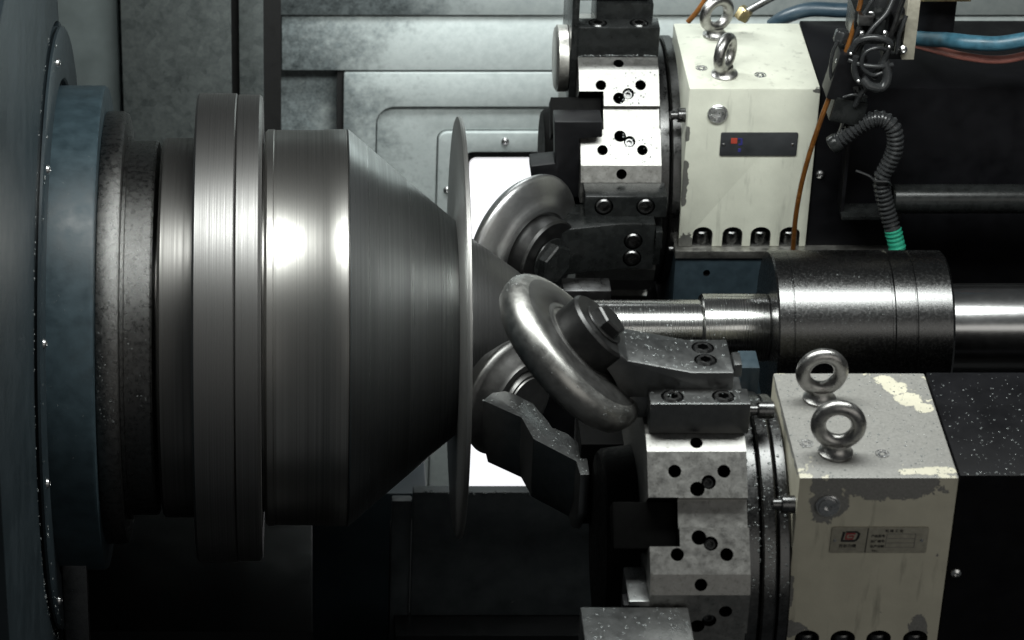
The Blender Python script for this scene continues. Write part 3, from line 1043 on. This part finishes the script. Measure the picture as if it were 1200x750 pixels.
HU, bodyU = housing(YUf, DU, XU0, XU1, ZU, z_ub,
    'cream gear housing with dark nameplate and two eyebolts, beside the upper turret', M['cream_up'],
    [at(x, 280, YUf).x for x in (823, 858, 891, 925)], at(841, 133, YUf), None, eyU,
    [atz(822, 80, ZU), atz(891, 88, ZU)],
    [at(809, 135, 275), at(806, 292, 268)])

# nameplates -----------------------------------------------------------------
def strip(pts, w, y, th=0.5):
    """a drawn stroke as a thin raised ribbon in the XZ plane"""
    t = bmesh.new()
    P = [Vector((p[0], 0, p[1])) for p in pts]
    a, b_ = [], []
    for i, p in enumerate(P):
        d = (P[min(i + 1, len(P) - 1)] - P[max(i - 1, 0)]).normalized()
        n = Vector((-d.z, 0, d.x))
        ww = w[i] if isinstance(w, (list, tuple)) else w
        a.append(p + n * ww / 2); b_.append(p - n * ww / 2)
    A = [t.verts.new((p.x, y, p.z)) for p in a]; B = [t.verts.new((p.x, y, p.z)) for p in b_]
    for i in range(len(P) - 1):
        t.faces.new((A[i], A[i + 1], B[i + 1], B[i]))
    r = bmesh.ops.extrude_face_region(t, geom=list(t.faces))
    for e in r['geom']:
        if isinstance(e, bmesh.types.BMVert):
            e.co.y += th
    return t

def text(name, s, mat, parent, x, z, y, size, spacing=1.0):
    cu = bpy.data.curves.new(name, 'FONT')
    cu.body = s
    cu.size = size * K
    cu.space_character = spacing
    cu.extrude = 0.15 * K
    tmp = bpy.data.objects.new(name, cu)
    COL.objects.link(tmp)
    bpy.context.view_layer.update()
    me = bpy.data.meshes.new_from_object(tmp.evaluated_get(bpy.context.evaluated_depsgraph_get()))
    bpy.data.objects.remove(tmp)
    me.materials.clear(); me.materials.append(M[mat])
    o = bpy.data.objects.new(name, me)
    COL.objects.link(o)
    og = ORI[parent.as_pointer()]
    o.parent = parent
    o.location = (Vector((x, y, z)) - og) * K
    o.rotation_euler = (math.pi / 2, 0, 0)
    return o

def nameplate(H, c0, c1, y, mat):
    x0, x1, z0, z1 = c0.x, c1.x, c1.z, c0.z
    o = obj('nameplate', prism(rrect(x0, x1, z0, z1, 2, 3), 'Y', y - 1.6, y + .3, 0.3), mat, H)
    for sx in (x0 + 4, x1 - 6):
        inst('rivet', ME_RIVET, o, (sx, y - 1.5, (z0 + z1) / 2), (0, -1, 0))
    return o, x0, x1, z0, z1

npl, x0, x1, z0, z1 = nameplate(HL, at(975, 617, YLf), at(1085, 647, YLf), YLf, 'plate')
yy = YLf - 2.1
Wd, Hd = x1 - x0, z1 - z0
X = lambda u: x0 + u * Wd
Z = lambda v: z1 - v * Hd
# emblem: a slanted L running into an open D with an inner red stroke
e1 = strip([(X(.128), Z(.17)), (X(.112), Z(.52)), (X(.245), Z(.52))], [2.6, 2.6, 2.4], yy)
e1 = join(e1, strip([(X(.15), Z(.17)), (X(.26), Z(.17)), (X(.285), Z(.24)), (X(.275), Z(.40)), (X(.258), Z(.49)), (X(.235), Z(.52))], [1.6, 1.8, 2.4, 2.4, 2.0, 1.6], yy - .1))
obj('emblem', e1, 'ink_black', npl)
e2 = strip([(X(.158), Z(.22)), (X(.15), Z(.44)), (X(.22), Z(.44)), (X(.232), Z(.33)), (X(.18), Z(.33))], 1.5, yy - .2)
e2 = join(e2, strip([(X(.158), Z(.235)), (X(.245), Z(.235))], 1.5, yy - .3))
obj('emblem', e2, 'ink_red', npl)
text('lettering', '百谷力捷', 'ink_black', npl, X(.085), Z(.76), yy, 4.4)
obj('underline', strip([(X(.085), Z(.84)), (X(.26), Z(.84))], .5, yy), 'ink_grey', npl)
obj('divider', strip([(X(.375), Z(.02)), (X(.365), Z(.98))], .8, yy), 'ink_black', npl)
for i, s in enumerate(('产品型号', '出厂编号', '生产日期')):
    text('lettering', s, 'ink_black', npl, X(.41), Z(.37 + .2 * i), yy, 3.5)
text('lettering', '机 械 工 业', 'ink_black', npl, X(.55), Z(.17), yy, 3.7)
text('lettering', 'TEL:', 'ink_black', npl, X(.43), Z(.94), yy, 3.2, 1.2)
bx = None
for i in range(4):
    bx = join(bx, strip([(X(.575), Z(.25 + .175 * i)), (X(.87), Z(.25 + .175 * i))], .55, yy))
bx = join(bx, strip([(X(.575), Z(.25)), (X(.568), Z(.78))], .55, yy - .1))
bx = join(bx, strip([(X(.87), Z(.25)), (X(.865), Z(.78))], .55, yy - .1))
obj('data_box', bx, 'ink_grey', npl)

npu, x0, x1, z0, z1 = nameplate(HU, at(845, 155, YUf), at(933, 182, YUf), YUf, 'plate_dark')
Wd, Hd = x1 - x0, z1 - z0
yy = YUf - 2.1
obj('emblem', strip([(X(.135), Z(.34)), (X(.215), Z(.34))], 7.5, yy), 'ink_orange', npu)
e = strip([(X(.225), Z(.26)), (X(.272), Z(.26)), (X(.272), Z(.5)), (X(.235), Z(.5))], 2.6, yy)
obj('emblem', e, 'ink_blue', npu)
obj('emblem', strip([(X(.235), Z(.75)), (X(.27), Z(.75))], 4.5, yy), 'ink_blue', npu)

# ================================================================== CASES, SLIDES
o = obj('slide_case', box(XL1 + 1.5, 1200, YLf + 3, YLf + DL, -260, ZL + 1, 2), 'black_case')
add_props(o, 'black slide case behind the peeled housing at the lower right edge', 'machine case')
inst('screw', ME_BUTTON, o, at(1120, 671, YLf + 3), (0, -1, 0))
o = obj('slide_case', box(XU1 + 1.5, 1140, YUf + 4, YUf + DU + 10, -260, ZU - 1, 2), 'black_case')
add_props(o, 'long black slide case behind the cables at the upper right', 'machine case')
inst('screw', ME_BUTTON, o, at(961, 204, YUf + 4), (0, -1, 0))
# rear turret base
SB = thing('cross_slide', 'blue-grey cross slide with a steel lip under the upper cream housing', 'slide', (560, 330, -260))
l0 = at(803, 291, 246); l1 = at(1010, 300, 240)
obj('lip', box(XU0 - 4, 760, 244, YUf + DU, z_ub - 11, z_ub - .3, 1.2), 'lip', SB)
sb = obj('body', box(XU0 - 3, 690, 247, YUf + DU, -300, z_ub - 11.4, 1.5), 'slide_blue', SB)
cut = cylbm(at(828, 320, 247), (0, -1, 0), 4.5, -12, 4)
carve(sb, cut)
o = obj('turret_base', box(300, XU0 - 4, 262, 600, -330, -178, 2), 'black')
add_props(o, 'black base casting under the upper turret, just above the rod', 'base')
o = obj('guide_block', box(at(660, 346, 120).x, at(716, 346, 120).x, 118, 150, at(700, 354, 118).z, at(700, 341, 118).z, 1.2), 'dark_steel')
add_props(o, 'small grey guide block just above the tailstock rod', 'block')
# blue piece behind lower turret
q0 = at(866, 452, -330); q1 = at(890, 428, -330)
o = obj('slide_bracket', box(q0.x, q1.x, -335, -300, q0.z - 60, q1.z, 1.5), 'slide_blue')
add_props(o, 'small blue-grey bracket under the rod beside the wet roller holder', 'bracket')
o = obj('turret_base', box(330, 1200, -440 + 20, -300, -420, -182, 2), 'black_case')
add_props(o, 'black base casting below the lower turret', 'base')
o = obj('turret_base', box(XL0, 1200, YLf + 2, YLf + DL, -420, z_lb - .5, 2), 'black_case')
add_props(o, 'black base casting under the peeled cream housing', 'base')
o = obj('backing_case', box(560, 1200, 300, 470, -560, -262, 2), 'black_case')
add_props(o, 'black casting behind the tailstock sleeve at the right edge', 'machine case')

# bed guard
BG = thing('bed_guard', 'dark sheet metal bed guard below the disc, left of the lower turret', 'guard', (270, 110, -520))
g0 = at(484, 577, 100); g1 = at(735, 722, 100)
obj('main_panel', box(g0.x, g1.x + 10, 100, 116, g1.z, g0.z, 3), 'bed', BG)
e0 = at(459, 586, 106)
obj('end_panel', box(e0.x, g0.x - 1, 104, 118, -560, e0.z, 3), 'bed', BG)
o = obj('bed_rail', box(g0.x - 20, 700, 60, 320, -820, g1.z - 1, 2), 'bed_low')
add_props(o, 'black bed rail under the dark bed guard', 'rail')
# chip tray, left, behind the mandrel's underside
o = obj('chip_tray', box(at(366, 590, 420).x, e0.x + 60, 420, 640, -820, at(420, 578, 420).z, 3), 'panel_blue')
add_props(o, 'dim blue-grey chip tray wall below the cone', 'tray')
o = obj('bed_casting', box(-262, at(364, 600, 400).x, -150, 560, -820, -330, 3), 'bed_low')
add_props(o, 'black bed casting under the mandrel flanges', 'casting')
o = obj('drip_plate', box(at(74, 690, -200).x, at(103, 690, -200).x, -205, -190, -420, at(90, 660, -200).z, 2), 'dark_steel')
add_props(o, 'wet narrow drip plate below the blue spindle flange', 'plate')

# ================================================================== CABLES, VALVES
add_props(obj('amber_tube', tube([at(1012, -14, 210), at(1004, 20, 215), at(985, 80, 205), at(962, 140, 205), at(943, 200, 215), at(933, 250, 225), at(929, 297, 236)], 3.1, 14, 12), 'copper'),
    'thin amber oil tube hanging in front of the upper cream housing', 'tube')
# corrugated conduit with green taped end
path = [at(978, 168, 205), at(990, 160, 203), at(1008, 147, 200), at(1030, 139, 195), at(1046, 149, 190), at(1049, 172, 188), at(1041, 193, 188), at(1033, 210, 188), at(1036, 232, 186), at(1042, 255, 182), at(1047, 272, 176)]
sp = spline(path, 22)
# even steps for the corrugation
ev = [sp[0]]
acc = 0
STEP = 1.5
for a, b_ in zip(sp, sp[1:]):
    seg = (b_ - a).length
    while acc + seg >= STEP:
        a = a + (b_ - a) * ((STEP - acc) / seg)
        ev.append(a); seg = (b_ - a).length; acc = 0
    acc += seg
CO = thing('corrugated_conduit', 'black corrugated conduit curling down to a green taped end', 'conduit', at(1047, 290, 172))
obj('hose', tube(ev, 10, 16, 1, None, lambda t, i: 10.6 if i % 4 in (0, 1) else 8.6, True), 'rubber', CO)
obj('gland', lathe([(-8, 0), (-8, 8), (-6, 12), (2, 12), (4, 11), (4, 0)], at(980, 167, 204.5), at(990, 160, 203) - at(978, 168, 205), 24), 'black_wet', CO)
obj('strap', tube([at(979, 166, 205), at(986, 152, 208), at(990, 138, 212)], 3.2, 8, 6), 'dark_steel', CO)
gp = [at(1046, 268, 177), at(1049, 280, 175), at(1052, 293, 172)]
obj('green_sleeve', tube(gp, 10.6, 18, 8, None, lambda t, i: 10.4 + .5 * math.sin(i * 1.9)), 'green', CO)
obj('cable_tie', tube([at(1003, 200, 180), at(1018, 206, 177), at(1026, 212, 176), at(1040, 213, 176), at(1044, 217, 180)], 1.6, 8, 6), 'rubber', CO)
# spindle-parallel bar
bc = at(1045, 233, 205)
BR = thing('support_bar', 'thick black round bar running to the right edge above the sleeve', 'bar', bc)
obj('bar', lathe([(0, 0), (0, 16), (2, 18), (440, 18), (440, 0)], bc, (1, 0, 0), 48), 'black_wet', BR)
br0 = at(992, 158, 240); br1 = at(1044, 249, 230)
obj('bracket', box(br0.x, br0.x + 4, 228, 258, br1.z, br0.z, .8), 'black', BR)
obj('bracket', box(br0.x, br1.x + 10, 216, 250, br1.z - 3, br1.z + 2, .8), 'black_wet', BR)
# hoses at the top right
add_props(obj('blue_hose', tube([at(1070, 44, 345), at(1088, 46, 300), at(1112, 47, 235), at(1140, 50, 212), at(1172, 51, 208), at(1215, 44, 205)], 9.2, 18, 10, None, None), 'hose_blue'),
    'light blue rubber hose at the upper right edge', 'hose')
add_props(obj('pink_hose', tube([at(1074, 52, 340), at(1100, 59, 290), at(1130, 66, 235), at(1172, 70, 222), at(1215, 62, 222)], 5, 14, 10), 'hose_pink'),
    'thin pink hose just below the light blue hose', 'hose')
add_props(obj('navy_hose', tube([at(905, 30, 470), at(922, 19, 460), at(950, 11, 450), at(985, 12, 440), at(1020, 12, 430)], 9.5, 16, 10), 'hose_navy'),
    'dark navy hose behind the upper cream housing', 'hose')
add_props(obj('grey_cable', tube([at(1062, -12, 190), at(1055, 10, 190), at(1044, 42, 195), at(1036, 70, 200), at(1024, 92, 205)], 3, 10, 8), 'dark_steel'),
    'thin grey cable hanging down to the valve block', 'cable')
BF = thing('brass_fitting', 'brass hose fitting with a steel pipe behind the upper eyebolt', 'fitting', at(872, 25, 470))
obj('nut', lathe([(0, 0), (0, 10), (14, 10), (16, 8), (16, 0)], at(868, 22, 475), (.4, 0, .8), 36, None, (1, 2)), 'brass', BF)
obj('pipe', tube([at(874, 14, 475), at(890, 5, 475), at(910, -6, 475)], 5, 12, 6), 'dark_steel', BF)
obj('side_pipe', tube([at(806, 26, 480), at(818, 12, 480), at(830, -6, 480)], 3.5, 10, 6), 'copper', BF)
# valve block
VB = thing('valve_block', 'black valve block with solenoid and looped cables above the conduit', 'valve', at(1010, 138, 215))
def pbox(a, b_, Y0, Y1, mat, name, bv=2.0):
    p, q_ = at(a[0], a[1], Y0), at(b_[0], b_[1], Y0)
    return obj(name, box(min(p.x, q_.x), max(p.x, q_.x), Y0, Y1, min(p.z, q_.z), max(p.z, q_.z), bv), mat, VB)
pbox((1002, 14), (1039, 52), 210, 262, 'black_wet', 'manifold')
pbox((1040, 12), (1064, 70), 222, 262, 'black', 'manifold')
pbox((1065, -6), (1071, 70), 212, 258, 'plate', 'mount_plate', .8)
obj('knob', lathe([(0, 0), (0, 14), (22, 14), (26, 12), (26, 0)], at(1030, 10, 235), (0, 0, 1), 40), 'rubber', VB)
def tilted(c, half, ang, mat, name):
    t = box(-half[0], half[0], -half[1], half[1], -half[2], half[2], 2)
    rot = Matrix.Rotation(ang, 3, 'Y')
    for v in t.verts:
        v.co = rot @ v.co + c
    return obj(name, t, mat, VB)
tilted(at(990, 85, 215), (17, 18, 30), math.radians(12), 'black', 'solenoid')
tilted(at(992, 124, 212), (20, 18, 16), math.radians(12), 'black_wet', 'connector')
tilted(at(1000, 52, 220), (8, 10, 10), math.radians(20), 'rubber', 'connector')
obj('gland', lathe([(0, 0), (0, 9), (12, 9), (14, 7), (14, 0)], at(984, 48, 215), (.2, 0, 1), 24, None, (1, 2)), 'rubber', VB)
def cab(name, pts, r, mat='rubber'):
    return obj(name, tube(pts, r, 10, 10), mat, VB)
cab('cable', [at(996, 62, 190), at(1006, 48, 184), at(1024, 44, 180), at(1042, 49, 182), at(1040, 60, 186), at(1032, 78, 188), at(1024, 90, 190)], 4.2)
cab('cable', [at(994, 70, 184), at(1010, 76, 180), at(1030, 78, 180), at(1046, 76, 186)], 3)
cab('cable', [at(1010, 92, 180), at(1020, 101, 176), at(1034, 102, 178), at(1040, 90, 182), at(1036, 72, 186)], 6)
cab('cable', [at(1003, 66, 182), at(1001, 82, 182), at(1006, 95, 180), at(1015, 97, 178)], 4)
cab('cable', [at(988, 114, 192), at(1000, 111, 190), at(1016, 114, 192)], 1.8)
cab('cable', [at(1050, -10, 214), at(1040, 14, 204), at(1022, 34, 198), at(1008, 56, 194), at(1002, 74, 196)], 3.2)
cab('cable', [at(1030, -10, 208), at(1016, 10, 204), at(1006, 34, 202), at(1000, 50, 206)], 2.4)
cab('cable', [at(1046, 62, 190), at(1030, 56, 180), at(1014, 62, 178), at(1010, 78, 178), at(1022, 88, 180), at(1036, 84, 184)], 2.6)
cab('cable', [at(982, 48, 208), at(976, 62, 206), at(973, 84, 206), at(977, 104, 204)], 2.2)
cab('cable', [at(1016, 100, 186), at(1008, 112, 190), at(1002, 124, 194)], 3.4)
cab('cable', [at(1062, 18, 206), at(1054, 40, 200), at(1050, 62, 204)], 2.6)
tilted(at(1014, 22, 204), (9, 6, 7), 0.0, 'dark_steel', 'fitting')
tilted(at(1030, 30, 205), (6, 6, 10), 0.1, 'black_wet', 'fitting')
tilted(at(1052, 26, 214), (7, 8, 9), 0.0, 'dark_steel', 'fitting')
tilted(at(1049, 50, 216), (6, 6, 6), 0.2, 'black_wet', 'fitting')
obj('gland', lathe([(0, 0), (0, 7), (8, 7), (9, 6), (9, 0)], at(1005, 100, 200), (.3, -.3, -1), 24, None, (1, 2)), 'dark_steel', VB)
for p in ((1020, 18), (1009, 40), (1036, 40), (1058, 58), (984, 72), (1000, 134)):
    inst('screw', ME_BUTTON, VB, at(p[0], p[1], 208), (0, -1, .2))
for p in ((1042, 55), (1006, 95), (997, 63)):
    inst('clip', ME_RIVET, VB, at(p[0], p[1], 176), (0, -1, .5))
# connector and bracket beyond
o = obj('cable_gland', box(at(1076, 20, 330).x, at(1120, 20, 330).x, 330, 390, at(1090, 44, 330).z, at(1090, -20, 330).z, 3), 'black')
add_props(o, 'black square cable box at the top right, behind the valve block', 'cable box')
o = obj('top_bracket', box(at(1072, 0, 300).x, at(1138, 0, 300).x, 300, 395, at(1100, 2, 300).z, at(1100, 2, 300).z + 4, .6), 'brass')
add_props(o, 'thin plate bracket along the top edge above the black cable box', 'bracket')

# ================================================================== WATER
drops = []
def rect_z(x0, x1, y0, y1, z, n, lo=.7, hi=2.3, clump=None):
    return on_rect((x0, y0, z), (x1 - x0, 0, 0), (0, y1 - y0, 0), (0, 0, 1), n, lo, hi, clump)
droplets('water_droplets', 'water droplets scattered over the tops of the lower right housing and case',
    rect_z(XL0 + 2, XL1 - 2, YLf + 2, YLf + DL - 2, ZL + .1, 620, .4, 1.7) +
    rect_z(XL1 + 4, 840, YLf + 6, YLf + DL - 3, ZL + 1.1, 340, .4, 1.6) +
    on_rect((XL1 + 4, YLf + 4, ZL + 1), (160, 0, 0), (0, 4, 0), (0, -.5, .8), 60, .7, 2.0))
arm_top = [lc1(414, 233, 0)]
sl = []
for _ in range(150):
    x = R.uniform(333, 438); t = R.uniform(-27, 33)
    r = 233 if x > 398 else 233 + (398 - x) * 14 / 66
    if abs(x - 414) < 13 and t < 24 and t > -26: continue
    sl.append((lc1(x, r + .1, t), Vector((0 if x > 398 else .2, 0, 1)), rsize(.6, 2.1)))
sl += rect_z(357, 453, YL - 61, YL - 35, 213.1, 60, .6, 2.0)
sl += on_rect((356, YL - 62, 213), (98, 0, 0), (0, 0, 1.5), (0, -.7, .7), 40, .5, 1.5)
droplets('water_droplets', 'water droplets on the wet roller holder over the lower turret', sl)
tri = []
for _ in range(150):
    i = R.randrange(len(up) - 1)
    # strip between the two outlines
    u = R.random()
    a = Vector(up[i]).lerp(Vector(up[i + 1]), u)
    f = (i + u) / (len(up) - 1)
    dd = [(566, 469)] + [(611, 489), (625, 514), (675, 540), (680, 556)]
    ff = f * 4; j = min(3, int(ff))
    b2 = Vector(dd[j]).lerp(Vector(dd[j + 1]), ff - j)
    p = a.lerp(b2, R.uniform(.08, .92))
    tri.append((atz(p.x, p.y, ZT + .1), Vector((0, 0, 1)), rsize(.45, 1.5)))
droplets('water_droplets', 'water droplets on the curved roller holder near the disc', tri)
droplets('water_droplets', 'water droplets on the flat holder block at the bottom edge',
    rect_z(285, 388, -757, -622, 50.1, 420, .5, 2.2) + rect_z(333, 350, -616, -562, 56.1, 40, .5, 1.6))
droplets('water_droplets', 'water droplets on the lower turret bearing rings',
    on_cyl(453, 465, 158, 110, 15, 105, YL, 0) + on_cyl(469, 480, 160, 110, 15, 105, YL, 0) + on_cyl(485, 494, 157, 60, 15, 105, YL, 0))
droplets('water_droplets', 'water droplets on the wet iron rings of the spindle flange',
    on_cyl(-216, -197, 253, 170, 5, 60, 0, 0, .35, 1.2) + on_cyl(-187, -161, 219, 90, 5, 55, 0, 0, .35, 1.2) + on_cyl(-282, -222, 283, 60, 0, 75, 0, 0, .3, .9))
droplets('water_droplets', 'water droplets on the tailstock rod and dark sleeve',
    on_cyl(300, 474, 33, 130, 0, 110, 0, 0, .5, 1.7) + on_cyl(478, 550, 40, 60, 0, 110, 0, 0, .5, 1.7) + on_cyl(556, 690, 91, 200, 30, 75, 0, 0, .35, 1.0))
dd = []
for _ in range(160):
    t = math.radians(R.uniform(-60, 95)); rr = R.uniform(343, 366)
    dd.append((Vector((-274.8 if rr > 353 else -267.2, -math.cos(t) * rr, math.sin(t) * rr)), Vector((1, 0, 0)), rsize(.6, 2.4)))
droplets('water_droplets', 'water droplets round the rim of the headstock opening', dd)
droplets('water_droplets', 'water droplets on the dark bed guard',
    on_rect((g0.x + 2, 99.8, g0.z - 3), (g1.x - g0.x, 0, 0), (0, 0, 5), (0, -.7, .7), 90, .7, 2.6) +
    on_rect((g0.x + 2, 99.8, g1.z), (g1.x - g0.x, 0, 0), (0, 0, g0.z - g1.z), (0, -1, 0), 22, .5, 1.5))
lu = Loc(YU, 45, 1)
dd = []
for _ in range(150):
    t = R.uniform(-60, 60)
    if abs(t) < 16: continue
    dd.append((lu(R.uniform(384, 450), A_FLAT + .1, t), lu.d, rsize(.5, 1.8)))
dd += on_rect((353, YU - 62, 178), (97, 0, 0), (0, 0, 2), (0, -.6, .6), 60, .8, 2.0)
droplets('water_droplets', 'water droplets on the drilled faces of the upper turret', dd)
dd = []
n1 = roller_dir(lc1); c1 = lc1(281, 240, 3)
d_, u_, v_ = frame_of(n1)
for _ in range(160):
    a = R.uniform(0, 2 * math.pi); th = math.radians(R.uniform(0, 80))
    ra = u_ * math.cos(a) + v_ * math.sin(a)
    nn = d_ * math.sin(th) + ra * math.cos(th)
    dd.append((c1 + d_ * -3 + ra * 79 + nn * 16, nn, rsize(.5, 1.5)))
droplets('water_droplets', 'water droplets on the worn forming roller', dd)
